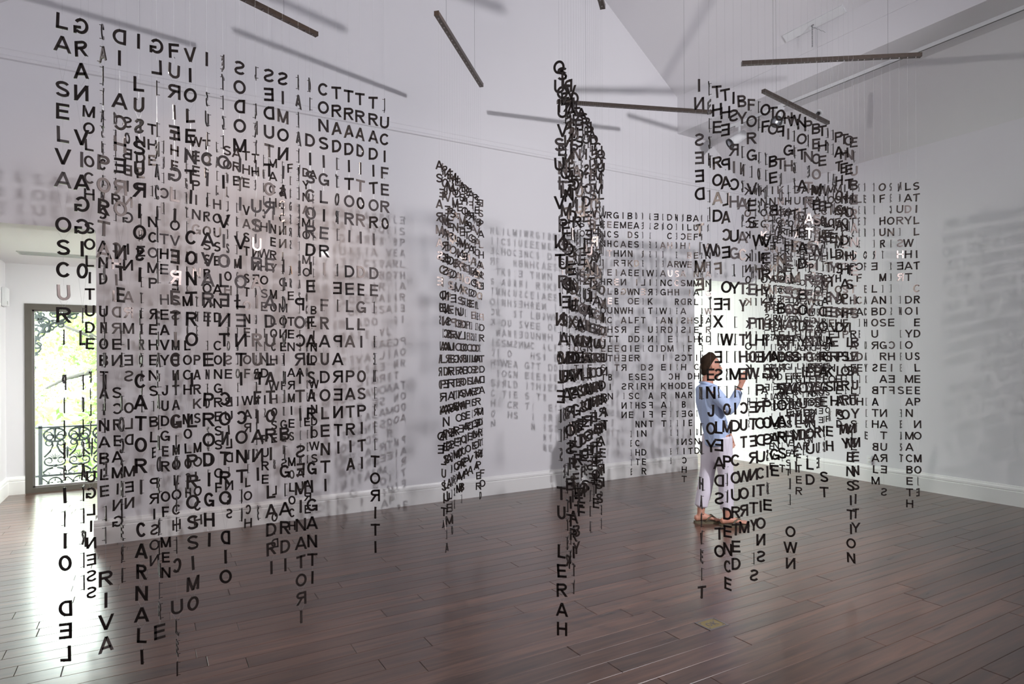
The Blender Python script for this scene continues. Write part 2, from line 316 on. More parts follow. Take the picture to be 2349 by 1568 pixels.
# iron lace bracket in the upper corner outside the window
br = empty('iron_bracket', (-1.35, RV, 2.35)); tag(br, 'lacy cast iron corner bracket hanging outside the top corner of the window', 'bracket')
def bpt(x, y):
    p = on_v(x, y, RV); return (p[0] + 1.35, 0, p[2] - 2.35)
def bscroll(cx, cy, r, a0, turns, sgn, th=0.014, shrink=0.3):
    n = 26; c = bpt(cx, cy); R = r / F * 8.1; bm = bmesh.new()
    tube(bm, [(c[0] + p[0] * 1.12, 0, c[2] + p[2]) for p in spiral(0, 0, R, a0, turns, shrink, n, sgn)], [th * (1 - 0.45 * i / n) for i in range(n)], 6)
    obj('scroll', bm, M['iron'], br, True)
for a in ((124, 718, 16, 2.6, 1.1, -1), (138, 728, 17, 3.6, .9, 1), (84, 762, 17, 2.0, 1.2, -1), (96, 752, 15, 1.2, 1.0, -1), (78, 800, 14, 2.3, 1.1, -1), (72, 828, 9, 1.5, 1.2, 1), (166, 724, 10, 2.4, 1.2, -1), (178, 716, 9, 1.0, .8, 1), (68, 716, 8, 0, 1.1, 1), (78, 718, 7, 0, 1.1, 1), (72, 845, 7, 1.2, 1.0, -1), (158, 714, 8, 3, .9, 1), (86, 790, 9, 4, .8, 1)):
    bscroll(*a)
for (x, y, rx) in ((101, 737, 9), (124, 742, 8), (107, 755, 7), (118, 752, 4.5), (68, 730, 5), (81, 703, 6), (140, 745, 5), (95, 722, 5)):
    c = bpt(x, y); R = rx / F * 8.1; bm = bmesh.new(); tube(bm, [(c[0] + R * 1.1 * math.cos(a), 0, c[2] + R * math.sin(a)) for a in [2 * PI * k / 18 for k in range(19)]], .011, 6); obj('oval', bm, M['iron'], br, True)
for (x, y, r, a) in ((88, 727, 9, .6), (94, 735, 8, .9), (124, 717, 7, 2), (152, 716, 7, .3), (76, 756, 7, 1), (70, 772, 7, 2.2), (82, 813, 5, .5), (83, 775, 8, -.4), (101, 745, 6, -.8), (68, 797, 6, 1.5), (160, 727, 5, -.4), (140, 738, 6, .2)):
    c = bpt(x, y); R = r / F * 8.1; bm = bmesh.new()
    pts = []
    for k in range(14):
        q = R * (1.15 if k % 2 else .72) * (1.3 if k in (0, 1, 13) else 1); t = a + 2 * PI * k / 14; pts.append((c[0] + q * math.cos(t), c[2] + q * .8 * math.sin(t)))
    prism(bm, pts, 'y', -.008, .008); obj('leaf_boss', bm, M['iron'], br)
tb = bmesh.new(); q = [bpt(x, y) for x, y in ((66, 838), (74, 812), (80, 785), (90, 764), (106, 748), (126, 740), (146, 733), (162, 722), (190, 713))]; tube(tb, q, .015, 6); obj('curved_rib', tb, M['iron'], br, True)

bm = bmesh.new(); box(bm, (-.03, -.012, -.75), (.0, .012, .275)); obj('mounting_strap', bm, M['iron'], br)
def tree(loc, h, crown, lab, seed, leaves, hang=1.0, branch=None):
    rt = random.Random(seed); t = empty('garden_tree', loc); tag(t, lab, 'tree', 'trees beyond the balcony')
    bm = bmesh.new(); tube(bm, [(0, 0, 0), (.1, .05, h * .3), (-.05, 0, h * .6), (.1, 0, h * .9)], [.2, .16, .11, .05], 8); obj('trunk', bm, M['bark'], t, True)
    bm = bmesh.new()
    for k in range(9):
        a = rt.uniform(0, 2 * PI); z = h * rt.uniform(.3, .8); L = crown * rt.uniform(.6, .95)
        tube(bm, [(0, 0, z), (L * .5 * math.cos(a), L * .5 * math.sin(a), z + .3), (L * math.cos(a), L * math.sin(a), z + .9)], [.07, .04, .015], 5)
    if branch: tube(bm, branch, [.075, .065, .05, .035, .02][:len(branch)], 7)
    obj('branches', bm, M['bark'], t, True)
    vs, fs = [], []
    for k in range(leaves):
        while True:
            p = Vector((rt.uniform(-1, 1), rt.uniform(-1, 1), rt.uniform(-1, 1)))
            if p.length < 1 and noise.noise(p * 2.2 + Vector((seed, 0, 0))) > -0.12: break
        c = Vector((p.x * crown, p.y * crown, h * .62 + p.z * h * .46 * hang)); s = rt.uniform(.05, .10)
        d = Vector((rt.uniform(-1, 1), rt.uniform(-1, 1), rt.uniform(-1, .4))).normalized(); e = d.orthogonal().normalized(); i = len(vs)
        vs += [c, c + d * s + e * s * .45, c + d * 2 * s, c + d * s - e * s * .45]; fs.append((i, i + 1, i + 2, i + 3))
    me = bpy.data.meshes.new('foliage'); me.from_pydata(vs, [], fs); o = objm('foliage', me, M['leaf'], t); o['kind'] = 'stuff'
b0 = on_v(92, 893, 15.0)
tl = Vector((0.5, 16.0, -3))
brn = [Vector(on_v(x, y, 15.0)) - tl for x, y in ((300, 800), (222, 846), (196, 856), (150, 868), (96, 895))]
tree(tl, 7.0, 3.2, 'bushy light green garden tree beyond the window with a long grey bough', 3, 26000, 1.0, brn)
tree((-6.0, 27, -3), 9.5, 4.4, 'tall light green garden tree farther beyond the balcony', 7, 16000)
tree((3.9, 32, -3), 10.5, 4.6, 'tallest garden tree far beyond the balcony railing', 9, 16000)

# ------------------------------------------------------------------ fittings
bm = bmesh.new(); tr = empty('track_light_rail', (6.84, 0, 0)); tag(tr, 'long white lighting track with dark slots under the boxed soffit', 'lighting track')
box(bm, (-.018, V0 + .2, 4.704), (.018, VB - .35, 4.74)); obj('track_body', bm, M['white_plastic'], tr)
for a, b in ((V0 + .3, 1.9), (2.02, 3.52), (3.62, 5.16), (5.24, 5.72), (5.80, 6.1)):
    bm = bmesh.new(); box(bm, (-.007, a, 4.7035), (.007, b, 4.7045)); obj('track_slot', bm, M['black'], tr)
for v0 in (1.96, 3.57): 
    bm = bmesh.new(); box(bm, (-.020, v0 - .03, 4.701), (.020, v0 + .03, 4.739)); obj('connector', bm, M['white_plastic'], tr)
def head(loc, aim, lab):
    t = empty('track_spotlight', loc); tag(t, lab, 'spotlight', 'spotlights on the ceiling track')
    bm = bmesh.new(); box(bm, (-.02, -.05, -.03), (.02, .05, 0)); obj('adapter', bm, M['white_plastic'], t)
    bm = bmesh.new(); tube(bm, [(0, 0, -.02), (0, 0, -.16)], .017, 10); obj('stem', bm, M['white_plastic'], t, True)
    d = (Vector(aim) - Vector(loc)).normalized(); mt = Matrix.Translation(Vector((0, 0, -.175))) @ d.to_track_quat('Z', 'Y').to_matrix().to_4x4()
    bm = bmesh.new(); lathe(bm, [(.03, -.10), (.052, -.09), (.058, -.02), (.066, .10), (.066, .14)], 22, mt); obj('lamp_body', bm, M['white_plastic'], t, True)
    bm = bmesh.new(); lathe(bm, [(.067, .135), (.072, .14), (.072, .165), (.058, .166), (.056, .15)], 22, mt); obj('bezel', bm, M['black'], t)
    bm = bmesh.new(); lathe(bm, [(.056, .148), (.055, .160), (.03, .164)], 22, mt); obj('lens', bm, M['lens'], t, True)
    bm = bmesh.new(); tube(bm, [mt @ Vector((.06, 0, .17)), mt @ Vector((.085, 0, .175)), mt @ Vector((.09, 0, .15))], .006, 6); obj('clip', bm, M['black'], t)
h1 = uv((1700 - CX) / F * 8.4, 8.4); h2 = uv((1793 - CX) / F * 7.86, 7.86)
head((6.84, h1[1], 4.704), (6.84 - .72, h1[1] + .42, 4.704 - .55), 'white track spotlight seen side on, aimed down with a black rim')
head((6.84, h2[1], 4.704), (6.84 - .894, h2[1] - .35, 4.704 - .25), 'white track spotlight whose round glass lens faces out into the room')
def slope_pt(u, v, off=0.0):  # a point on the right-hand slope
    n = Vector((-SL, 0, -1)).normalized(); return Vector((u, v, zc(u))) + n * off
SN = Vector((-SL, 0, -1)).normalized()
mt = Matrix.Translation(slope_pt(7.23, uv((1881 - CX) / F * 7.82, 7.82)[1])) @ SN.to_track_quat('Z', 'Y').to_matrix().to_4x4()
t = empty('ceiling_sprinkler'); t.matrix_world = mt; tag(t, 'small round sprinkler with dark centre on the sloping ceiling', 'sprinkler')
bm = bmesh.new(); lathe(bm, [(.05, 0), (.05, .006), (.036, .012), (.030, .008)], 20); obj('flange', bm, M['white_plastic'], t)
bm = bmesh.new(); lathe(bm, [(.022, .004), (.022, .03), (.012, .034)], 14); obj('nozzle', bm, M['black'], t)
# white mounting plate with twisted wire, high on the slope
t = empty('ceiling_mounting_plate'); vp = uv((1872 - CX) / F * 6.98, 6.98)[1]
t.matrix_world = Matrix.Translation(slope_pt(6.40, vp)) @ SN.to_track_quat('Z', 'Y').to_matrix().to_4x4()
tag(t, 'white batten with an eye hook and twisted wire fixed to the sloping ceiling', 'mounting plate')
inv = t.matrix_world.inverted(); ax = inv.to_3x3() @ Vector((0, 1, 0)); ay = Vector((0, 0, 1)).cross(ax)
rot = Matrix((ax, ay, Vector((0, 0, 1)))).transposed().to_4x4()
bm = bmesh.new(); box(bm, (-.36, -.045, 0), (.36, .045, .018), rot); obj('plate', bm, M['white_plastic'], t)
bm = bmesh.new(); tube(bm, [rot @ Vector((.015 * math.cos(a), 0, .034 + .015 * math.sin(a))) for a in [2 * PI * k / 12 for k in range(13)]], .003, 5); obj('eye_hook', bm, M['cable'], t)
bm = bmesh.new(); o3 = inv.to_3x3(); dn = o3 @ Vector((0, 0, -1)); sd = o3 @ Vector((0, 1, 0)); st = Vector((0, 0, .04))
for ph in (0, PI): tube(bm, [st + dn * (.018 * i) + sd * .005 * math.sin(i * 1.1 + ph) for i in range(14)], .0025, 4)
tube(bm, [st + dn * .01 + sd * (-.012 * i) + dn * (.010 * i) + dn * .004 * math.sin(i * 1.6) for i in range(14)], .0022, 4); obj('twisted_wire', bm, M['cable'], t)
# outlet on the right wall
t = empty('wall_outlet', (UR, 4.66, 0.275)); tag(t, 'white electrical outlet low on the wall above the baseboard', 'outlet')
bm = bmesh.new(); box(bm, (-.008, -.036, -.06), (0, .036, .06)); bmesh.ops.bevel(bm, geom=bm.edges[:], offset=.003, segments=2, affect='EDGES'); obj('cover_plate', bm, M['white_plastic'], t)
for s in (-1, 1):
    bm = bmesh.new(); box(bm, (-.011, -.017, s * .022 - .014), (-.007, .017, s * .022 + .014)); so = obj('socket', bm, M['trim'], t)
    bm = bmesh.new(); box(bm, (-.0115, -.008, s * .022 - .005), (-.0105, -.005, s * .022 + .005)); box(bm, (-.0115, .005, s * .022 - .005), (-.0105, .008, s * .022 + .005)); obj('slot', bm, M['black'], so)
# small white box at the far corner of the left passage
t = empty('wall_sensor', (-1.49, 9.30, 2.34)); tag(t, 'small white sensor box high on the wall beside the far window', 'sensor')
bm = bmesh.new(); box(bm, (0, -.09, -.11), (.05, .09, .11)); bmesh.ops.bevel(bm, geom=bm.edges[:], offset=.008, segments=2, affect='EDGES'); obj('housing', bm, M['white_plastic'], t)
bm = bmesh.new(); box(bm, (.049, -.06, -.09), (.053, -.02, -.05)); obj('cover', bm, M['grille'], t)
# slot diffuser in the low ceiling
t = empty('slot_diffuser', (-1.23, 8.5, 2.76)); tag(t, 'long grey slot diffuser in the low ceiling beyond the opening', 'air diffuser')
bm = bmesh.new(); box(bm, (0, -.12, -.006), (6.0, .12, .0)); obj('grille_frame', bm, M['grille'], t)
for k in range(4):
    bm = bmesh.new(); box(bm, (.02, -.09 + .055 * k, -.012), (5.98, -.08 + .055 * k, -.005)); obj('blade', bm, M['grille'], t)
# brass cover plate in the floor
t = empty('floor_cover_plate', (2.886, 2.648, 0.0)); tag(t, 'small square brass floor cover plate engraved OK, set in the planks', 'floor plate')
bm = bmesh.new()
for q in (((-.078, -.062, 0), (.078, -.050, .003)), ((-.078, .050, 0), (.078, .062, .003)), ((-.078, -.050, 0), (-.066, .050, .003)), ((.066, -.050, 0), (.078, .050, .003))): box(bm, *q)
obj('rim', bm, M['dull_steel'], t)
bm = bmesh.new(); box(bm, (-.066, -.050, 0), (.066, .050, .0015)); obj('brass_plate', bm, M['brass'], t)
for a in (-1, 1):
    for b in (-1, 1):
        bm = bmesh.new(); lathe(bm, [(.005, .0015), (.005, .0028), (.002, .003)], 10, Matrix.Translation((a * .054, b * .038, 0))); obj('screw', bm, M['dull_steel'], t)

# ------------------------------------------------------------------ letters
SW = 0.168   # stroke width, cap height 1
def arc(cx, cy, rx, ry, a0, a1, n=10): return [(cx + rx * math.cos(math.radians(a0 + (a1 - a0) * i / n)), cy + ry * math.sin(math.radians(a0 + (a1 - a0) * i / n))) for i in range(n + 1)]
def strokes(ch):
    h = SW / 2; W = dict(A=.92, B=.74, C=.82, D=.78, E=.70, F=.66, G=.84, H=.78, I=.17, J=.56, K=.84, L=.64, M=.92, N=.80, O=.86, P=.72, Q=.86, R=.80, S=.74, T=.78, U=.76, V=.88, W=1.18, X=.86, Y=.86, Z=.76)[ch]
    a, b, t, e = h, W - h, 1 - h, W
    vb = lambda x: [(x, 0), (x, 1)]; hb = lambda y, x0=0, x1=None: [(x0, y), (e if x1 is None else x1, y)]
    m = W / 2
    S = {'I': [vb(a)], 'L': [vb(a), hb(h)], 'T': [vb(m), hb(t)], 'E': [vb(a), hb(h), hb(t), hb(.52, 0, W * .93)], 'F': [vb(a), hb(t), hb(.50, 0, W * .9)], 'H': [vb(a), vb(b), hb(.52)],
         'N': [vb(a), vb(b), [(a * .9, 1), (W - a * .9, 0)]], 'M': [vb(a), vb(b), [(a, 1), (m, 0.02)], [(b, 1), (m, 0.02)]], 'A': [[(h * .95, 0), (m, 1)], [(W - h * .95, 0), (m, 1)], hb(.30, W * .2, W * .8)],
         'V': [[(h * .95, 1), (m, 0)], [(W - h * .95, 1), (m, 0)]], 'W': [[(h, 1), (W * .27, 0)], [(W * .27, 0), (m, 1)], [(m, 1), (W * .73, 0)], [(W * .73, 0), (W - h, 1)]],
         'K': [vb(a), [(a, .34), (W - h * 1.1, 1)], [(W * .36, .56), (W - h * 1.1, 0)]], 'X': [[(h * 1.1, 0), (W - h * 1.1, 1)], [(h * 1.1, 1), (W - h * 1.1, 0)]], 'Y': [[(h, 1), (m, .42)], [(W - h, 1), (m, .42)], [(m, 0), (m, .46)]], 'Z': [hb(h), hb(t), [(h * 1.2, .06), (W - h * 1.2, .94)]],
         'O': [arc(m, .5, m - h, .5 - h, 0, 360, 26)], 'Q': [arc(m, .5, m - h, .5 - h, 0, 360, 26), [(m + .1, .26), (W, .0)]], 'C': [arc(m, .5, m - h, .5 - h, 38, 322, 22)], 'G': [arc(m, .5, m - h, .5 - h, 38, 318, 22), [(W - h, .02), (W - h, .48)], hb(.42, m, W)],
         'D': [vb(a), [(a, t)] + arc(W * .42, .5, W * .58 - h, .5 - h, 90, -90, 14) + [(a, h)]], 'U': [[(a, 1)] + arc(m, .36, m - h, .36 - h, 180, 360, 14) + [(b, 1)]], 'J': [[(b, 1)] + arc(m, .33, m - h, .33 - h, 0, -190, 12)],
         'P': [vb(a), [(a, t)] + arc(W * .60, .71, W * .40 - h, .29 - h, 90, -90, 10) + [(a, .42 + h)]], 'R': [vb(a), [(a, t)] + arc(W * .58, .73, W * .40 - h, .27 - h, 90, -90, 10) + [(a, .46 + h)], [(W * .45, .52), (W - h * .9, 0)]],
         'B': [vb(a), [(a, t)] + arc(W * .58, .75, W * .38 - h, .25 - h, 90, -90, 9) + [(a, .5 + h * .6)], [(a, .5)] + arc(W * .60, .28, W * .40 - h, .28 - h, 90, -90, 10) + [(a, h)]],
         'S': [arc(m, .74, m - h * 1.1, .26 - h, 18, 180, 9) + arc(m, .76 - .002, m - h * 1.1, .26 - h * .4, 188, 262, 5)[0:5] + arc(m, .245, m - h, .275 - h * .45, 78, -8, 6) + arc(m, .26, m - h, .26 - h, -12, -168, 9)]}[ch]
    return S, W
def glyph(ch, h, depth):
    S, W = strokes(ch); bm = bmesh.new()
    for pts in S:
        P = [Vector((x, y)) for x, y in pts]; P = [p for i, p in enumerate(P) if i == 0 or (p - P[i - 1]).length > 1e-4]
        closed = (P[0] - P[-1]).length < 1e-3
        if closed: P = P[:-1]
        n = len(P); L = []; R = []; diag = n == 2 and abs(P[0].x - P[1].x) > .02 and abs(P[0].y - P[1].y) > .02
        for i, p in enumerate(P):
            a = P[(i - 1) % n] if (closed or i) else p; b = P[(i + 1) % n] if (closed or i < n - 1) else p
            d1 = (p - a).normalized() if (p - a).length > 0 else (b - p).normalized(); d2 = (b - p).normalized() if (b - p).length > 0 else d1
            if diag:                       # ends cut level
                k = SW / 2 / abs(d1.y); nn = Vector((-1 if d1.y > 0 else 1, 0)); L.append(p + nn * k); R.append(p - nn * k); continue
            n1 = Vector((-d1.y, d1.x)); n2 = Vector((-d2.y, d2.x)); nn = (n1 + n2).normalized(); k = SW / 2 / max(.6, nn.dot(n1)); L.append(p + nn * k); R.append(p - nn * k)
        f = lambda q, y: bm.verts.new(((q.x - W / 2) * h, y, (q.y - .5) * h))
        LF, LB, RF, RB = ([f(q, -depth / 2) for q in L], [f(q, depth / 2) for q in L], [f(q, -depth / 2) for q in R], [f(q, depth / 2) for q in R])
        for i in range(n if closed else n - 1):
            j = (i + 1) % n
            for q in ((LF[i], RF[i], RF[j], LF[j]), (LB[j], RB[j], RB[i], LB[i]), (LF[j], LB[j], LB[i], LF[i]), (RF[i], RB[i], RB[j], RF[j])): bm.faces.new(q)
        if not closed:
            for i in (0, -1): bm.faces.new((LF[i], LB[i], RB[i], RF[i]))
    bmesh.ops.recalc_face_normals(bm, faces=bm.faces[:])
    me = bpy.data.meshes.new('g'); bm.to_mesh(me); bm.free(); return me, W * h / 2
LH, LD = 0.069, 0.005
G = {}
for ch in 'ABCDEFGHIJKLMNOPQRSTUVWXYZ':
    me, hw = glyph(ch, LH, LD)
    bm = bmesh.new(); bm.from_mesh(me)
    tx = {'L': -.6, 'J': .5, 'E': -.3, 'F': -.5, 'P': -.5}.get(ch, 0) * hw
    for z, x in ((LH * .44, tx if ch in 'LEFP' else (0 if ch not in 'HNMUVWY' else -hw * .75)), (-LH * .44, 0 if ch not in 'HNMARK' else hw * .75)):
        box(bm, (x - .0011, 0, z - .0011), (x + .0011, .0135, z + .0011))
    bm.to_mesh(me); bm.free(); me.name = 'letter_' + ch; me.materials.append(M['letter']); G[ch] = (me, hw)
T0 = 15.08; ZTOP = CAMH + T0 * 0.1; ZBAR = 4.228
CUR = {}
def curtain(key, x0, p0, x1, p1):
    a = Vector(uv((x0 - CX) * .1 / p0, F * .1 / p0)); b = Vector(uv((x1 - CX) * .1 / p1, F * .1 / p1)); CUR[key] = (a, b)
    def at(x):
        k = (x - CX) / F; d = Vector(uv(k, 1.0))            # ray direction on the plan
        e = b - a; den = d.x * -e.y + d.y * e.x; t = (a.x * -e.y + a.y * e.x) / den
        return d * t
    return at
rs = random.Random(21)
def string(x, y, text, label, group, noise_deg=17, sway=0.0):
    s = empty('letter_string', (x, y, ZBAR)); tag(s, label, 'letter string', group)
    face = math.atan2(-x, y)                     # letter's right hand follows the camera's right hand as seen from here
    th = bmesh.new(); prev = [(0.0, 0.0, -0.004)]; k = 0; esgn = rs.choice((-1, 1)); drift = rs.uniform(-10, 10); i = 0
    def seg(p, q, r=0.00032):
        p, q = Vector(p), Vector(q)
        if (q - p).length < 1e-4: return
        tube(th, [p, q], r, 3, False)
    while i < len(text):
        ch = text[i]; edge = False
        if ch == "'": edge = True; i += 1; ch = text[i]
        i += 1; drift += rs.uniform(-15, 15); drift = max(-36, min(36, drift))
        if ch == ' ': k += 1; esgn = rs.choice((-1, 1)); continue
        mir = ch.islower(); ch = ch.upper(); me, hw = G[ch]
        ang = face + math.radians(drift + rs.gauss(0, noise_deg * .6))
        if edge: ang = face + esgn * PI / 2 + math.radians(rs.gauss(0, 11)) + (PI if mir else 0)
        elif mir: ang += PI
        z = ZTOP - ZBAR - .1 * k + rs.uniform(-.0012, .0012)
        o = bpy.data.objects.new('letter', me); C.objects.link(o); o.parent = s; o.location = (0, 0, z); o.rotation_euler = (0, rs.gauss(0, .022), ang)
        c, sn = math.cos(ang), math.sin(ang); top = (0, 0, z + LH * .44)
        for p in prev: seg(p, top)
        w2 = hw * .72 if ch in 'AHMNRKUWXO' else hw * .08
        prev = [(-w2 * c, -w2 * sn, z - LH * .44), (w2 * c, w2 * sn, z - LH * .44)] if w2 > .006 else [(0, 0, z - LH * .44)]
        k += 1
    o = obj('thread', th, M['thread'], s); o['kind'] = 'stuff'
    return s
def bar(key, lab, ext0=.045, ext1=.045, clips=()):
    a, b = CUR[key]; d = (b - a).normalized(); a2, b2 = a - d * ext0, b + d * ext1; L = (b2 - a2).length; rz = math.atan2(d.y, d.x)
    t = empty('hanging_bar', (a2.x, a2.y, ZBAR), rz); tag(t, lab, 'bar', 'bronze bars that the letter strings hang from')
    bm = bmesh.new(); W = .019
    prism(bm, [(-W, -.004), (W, -.004), (W, .030), (W - .003, .030), (W - .003, -.001), (-W + .003, -.001), (-W + .003, .030), (-W, .030)], 'x', 0, L); obj('channel', bm, M['bar'], t)
    for x in (0, L - .004):
        bm = bmesh.new(); box(bm, (x - .001, -W - .001, -.005), (x + .005, W + .001, .031)); obj('end_cap', bm, M['bar'], t)
    for p in clips:
        q = (Vector(p) - a2).dot(d); bm = bmesh.new(); box(bm, (q - .004, -.006, -.009), (q + .004, .006, -.0035)); obj('clip', bm, M['dull_steel'], t)
    for f in (.18, .82):
        x = L * f; wp = a2 + d * x; h = zc(wp.x) - ZBAR; bm = bmesh.new(); tube(bm, [(x, 0, .0), (x, 0, h)], .0011, 5); obj('support_cable', bm, M['cable'], t)
        bm = bmesh.new(); lathe(bm, [(.012, h - .012), (.016, h), (.016, h + .01)], 12, Matrix.Translation((x, 0, 0))); obj('ceiling_cup', bm, M['white_plastic'], t)
ORD = 'first second third fourth fifth sixth seventh eighth ninth tenth eleventh twelfth thirteenth fourteenth fifteenth sixteenth seventeenth eighteenth nineteenth twentieth'.split() + ['twenty-first', 'twenty-second', 'twenty-third', 'twenty-fourth', 'twenty-fifth']
def make(key, ends, rows, place, group, barlab, nd=17):
    at = curtain(key, *ends); pts = []; n = len(rows)
    for i, (x, text) in enumerate(rows):
        p = at(x); pts.append((p.x, p.y)); ws = text.replace("'", '').upper().split(); rd = ' '.join(ws[:3])
        lab = '%s letter string from the left in %s, beginning %s' % (ORD[i], place, rd)
        string(p.x, p.y, text, ' '.join(lab.split()[:16]), group, nd)
    CUR[key] = (Vector(pts[0]), Vector(pts[-1])); bar(key, barlab, clips=pts)

A = [(147, "LA SELVA OSCUR'A 'P'r'I'n'cI'PIO del"), (190, "gRAn VIAggIO 'I'L 'P'U'R'G'A'T'O'R'I'O"), (240, "'C'A'N'T'E PORTA'D 'I'L'U'N'G'O 'E 'L'A RIVA"),
 (278, "dI AcHerO nTE 'I'L 'N'O'C'C'H'I'E'R'O"), (322, "I LUsSUrIOsI 'P'E'CCATORI CARNALI"), (363, "gl'I 'I'r'A'c'O'n'D'I 'e'l'A'P'A'L'U'D'E 'R'I'M'A'RE"),
 (403, "FUrIe gLI erETICI G'I'O'V'E'I'nc U'L'E'I"), (440, "VIOLENTI CONTRO I L PROSSIMO"), (478, "I 'S'U'ICI'D AVARI E PRODIGHI"),
 (515, "'E'T'I'c'IOI VIOLenTI conTRO dIO"), (553, "sOdOMI'TI VIOLenTI cONT'R'O"), (590, "'L 'A'R'T'E USURAI RUfFIAnI 'E"), (620, "seduTTOrI E ADULATORI LADRI"),
 (652, "sIMOnI'A'c'I 'I'N'D'O'V'I'N'I B'UG'IARDI"), (688, "'B'A'R'A'T'T'I'E'R I pOcrITI seMINATOrI"), (714, "'d'I DISCORDIE FALSARI GIGANTI"),
 (745, "CONSIGLIERI FRAUDOLENTI"), (775, "TRAD'I'T'O'R'I 'de'I pArenTI"), (803, "TRADITORI DELLA PATRIA"), (829, "TRADITORI DEGLI OSPITI"), (859, "TRADITORI DE'I 'B'E'N'E'F'A'TTOrITI"), (885, "'LUCIFERO")]
make('a', (147, 51.75, 885, 38.7), A, 'the tall near curtain at left', 'letter strings of the near Italian curtain', 'bronze channel bar high over the near Italian curtain')
B = [(207, "MOLOCH SOLITUDE 'F'I'L'T'H UglIness"), (238, "'A'S'HC'ANS AND UNOBTAINABLE"), (268, "'D'O'L'L'AR'S cHILdrEn ScREAMIng"), (295, "s'ObbIng In ArMIes Old Men"),
 (325, "'UNDEr 'T'HE 'S'T'AI'R'W'A'Y'S"), (352, "THE 'I NCOMP rEHENS'IBL'E prIson"), (378, " 'W'H'Ic'H THE HEAVY JUDGER OF MEN"), (403, "THE 'L OVEleSs MenTAL MOLOCH"), (430, " 'N'I'g'h'T'M 'A'R'EM 'OLOCH MOLOcH"),
 (452, "WEEPING IN 'T'H'E PARKS MOLOCH"), (476, "TO'E 'CROSSBOnE 'F'I'N'E'D 'S'OU'L"), (500, "'J'A'I'LHOUSE AND CONGRESS OF"), (524, "SO'U'L'L'E'S'S'OOH 'W'H'OsE bUIld'In'gs"),
 (545, "ARE 'J'U'D'g'M'E'nT 'M'O'L'O'c'H"), (567, "THE VAST STONE OF WAr 'M'OLOcH"), (588, "TH'e 's'T'unne'd 'G'O'v'E'r'N'm'E'n'T'S"), (607, "'M'O'L'O'CH WHOSE 'M'IND I'S PURE"),
 (628, "MACHINERY MOLOCH WHOSE 'B l o'Od"), (650, "'I'ssCCnnI'nG MonE'Y F'I'nGE'rs"), (668, "F'I'N'G'E'R'S 'A'RE TEN ArMIES MOLOCH"), (688, "'W'H'O'S'E 'B'R'E'A'S'T 'I'S A 'C'A'N'N'I'BAl"), (704, "DYNAMO MO'L'O'C'H 'W'H'O'S'E E'Y'E'S ArE"), (720, "A 'T'H'O'U'S'A'N'D BLIND WINDOWS")]
make('b', (207, 38.0, 703, 28.6), B, 'the second curtain at left', 'letter strings of the curtain behind the Italian one', 'bronze bar high at left with its far end showing over the second curtain')
CT = "AS ARMAS E OS BAROES|QUE DA OCIDENTAL PRAIA LUSITANA|POR MARES NUNCA DE ANTES|NAVEGADOS PASSARAM AINDA ALEM|EM PERIGOS E GUERRAS ESFORCADOS|MAIS DO QUE PROMETIA A FORCA|HUMANA E ENTRE GENTE REMOTA|EDIFICARAM NOVO REINO|QUE TANTO SUBLIMARAM E TAMBEM|AS MEMORIAS GLORIOSAS|DAQUELES REIS QUE FORAM|DILATANDO A FE O IMPERIO|E AS TERRAS VICIOSAS DE|AFRICA E DE ASIA ANDARAM|DEVASTANDO E AQUELES QUE|POR OBRAS VALEROSAS|SE VAO DA LEI DA MORTE|LIBERTANDO CANTANDO|ESPALHAREI POR TODA PARTE".split('|')
def wob(t, pe, pm, seed):
    r = random.Random(seed); s = ''; st = 'f'
    for c in t:
        if r.random() < .35: st = r.choices('fme', (1 - pe - pm, pm, pe))[0]
        s += c if st == 'f' or c == ' ' else c.lower() if st == 'm' else "'" + c
    return s
def long(t, n, seed):
    r = random.Random(seed)
    while len(t) < n: t += ' ' + r.choice(CT).split(' ')[-1]
    return t[:n + 2]
def lerp_x(p0, p1, x0, x1, n):   # strings evenly spaced along the bar between two image columns
    a = Vector(uv((x0 - CX) * .1 / p0, F * .1 / p0)); b = Vector(uv((x1 - CX) * .1 / p1, F * .1 / p1)); out = []
    for i in range(n):
        q = a + (b - a) * i / (n - 1); X = CU * q.x - CV * q.y; Z = CV * q.x + CU * q.y; out.append(CX + F * X / Z)
    return out
lenC = [23, 27, 29, 29, 28, 26, 24, 27, 26, 23, 24, 22, 24, 21, 23, 24, 26, 27, 26]
xs = lerp_x(29.6, 23.8, 1010, 1105, 19)
make('c', (1010, 29.6, 1105, 23.8), [(xs[i], wob(long(CT[i], lenC[i], i), .3, .3, i)) for i in range(19)], 'the narrow Portuguese curtain', 'letter strings of the narrow middle curtain', 'bronze bar slanting down over the narrow middle curtain')
DT = "QUI SUIVENT INDOLENTS TU LERAH I|SOUVENT POUR SAMUSER|LES HOMMES DEQUIPAGE LITTER|PRENNENT DES ALBATROS BITTE E|VASTES OISEAUX DES MERS ARITY I|COMPAGNONS DE VOYAGE LEH BY I|LE NAVIRE GLISSANT SUR|LES GOUFFRES AMERS|A PEINE LES ONT ILS DEPOSES|SUR LES PLANCHES QUE CES|ROIS DE LAZUR MALADROITS|ET HONTEUX LAISSENT SES LIAS|PITEUSEMENT LEURS GRANDES|AILES BLANCHES COMME RELAI|DES AVIRONS TRAINER A COTE|DEUX CE VOYAGEUR AILE|COMME IL EST GAUCHE ESENDS|LUI NAGUERE SI BEAU MA RESENDS|QUIL EST COMIQUE DARK|DES MARIN LAID UN BAT S".split('|')
lenD = [30, 22, 27, 28, 30, 27, 25, 25, 24, 24, 22, 27, 24, 25, 27, 25, 27, 28, 24, 22]
xs = lerp_x(44.4, 30.6, 1286, 1385, 20)
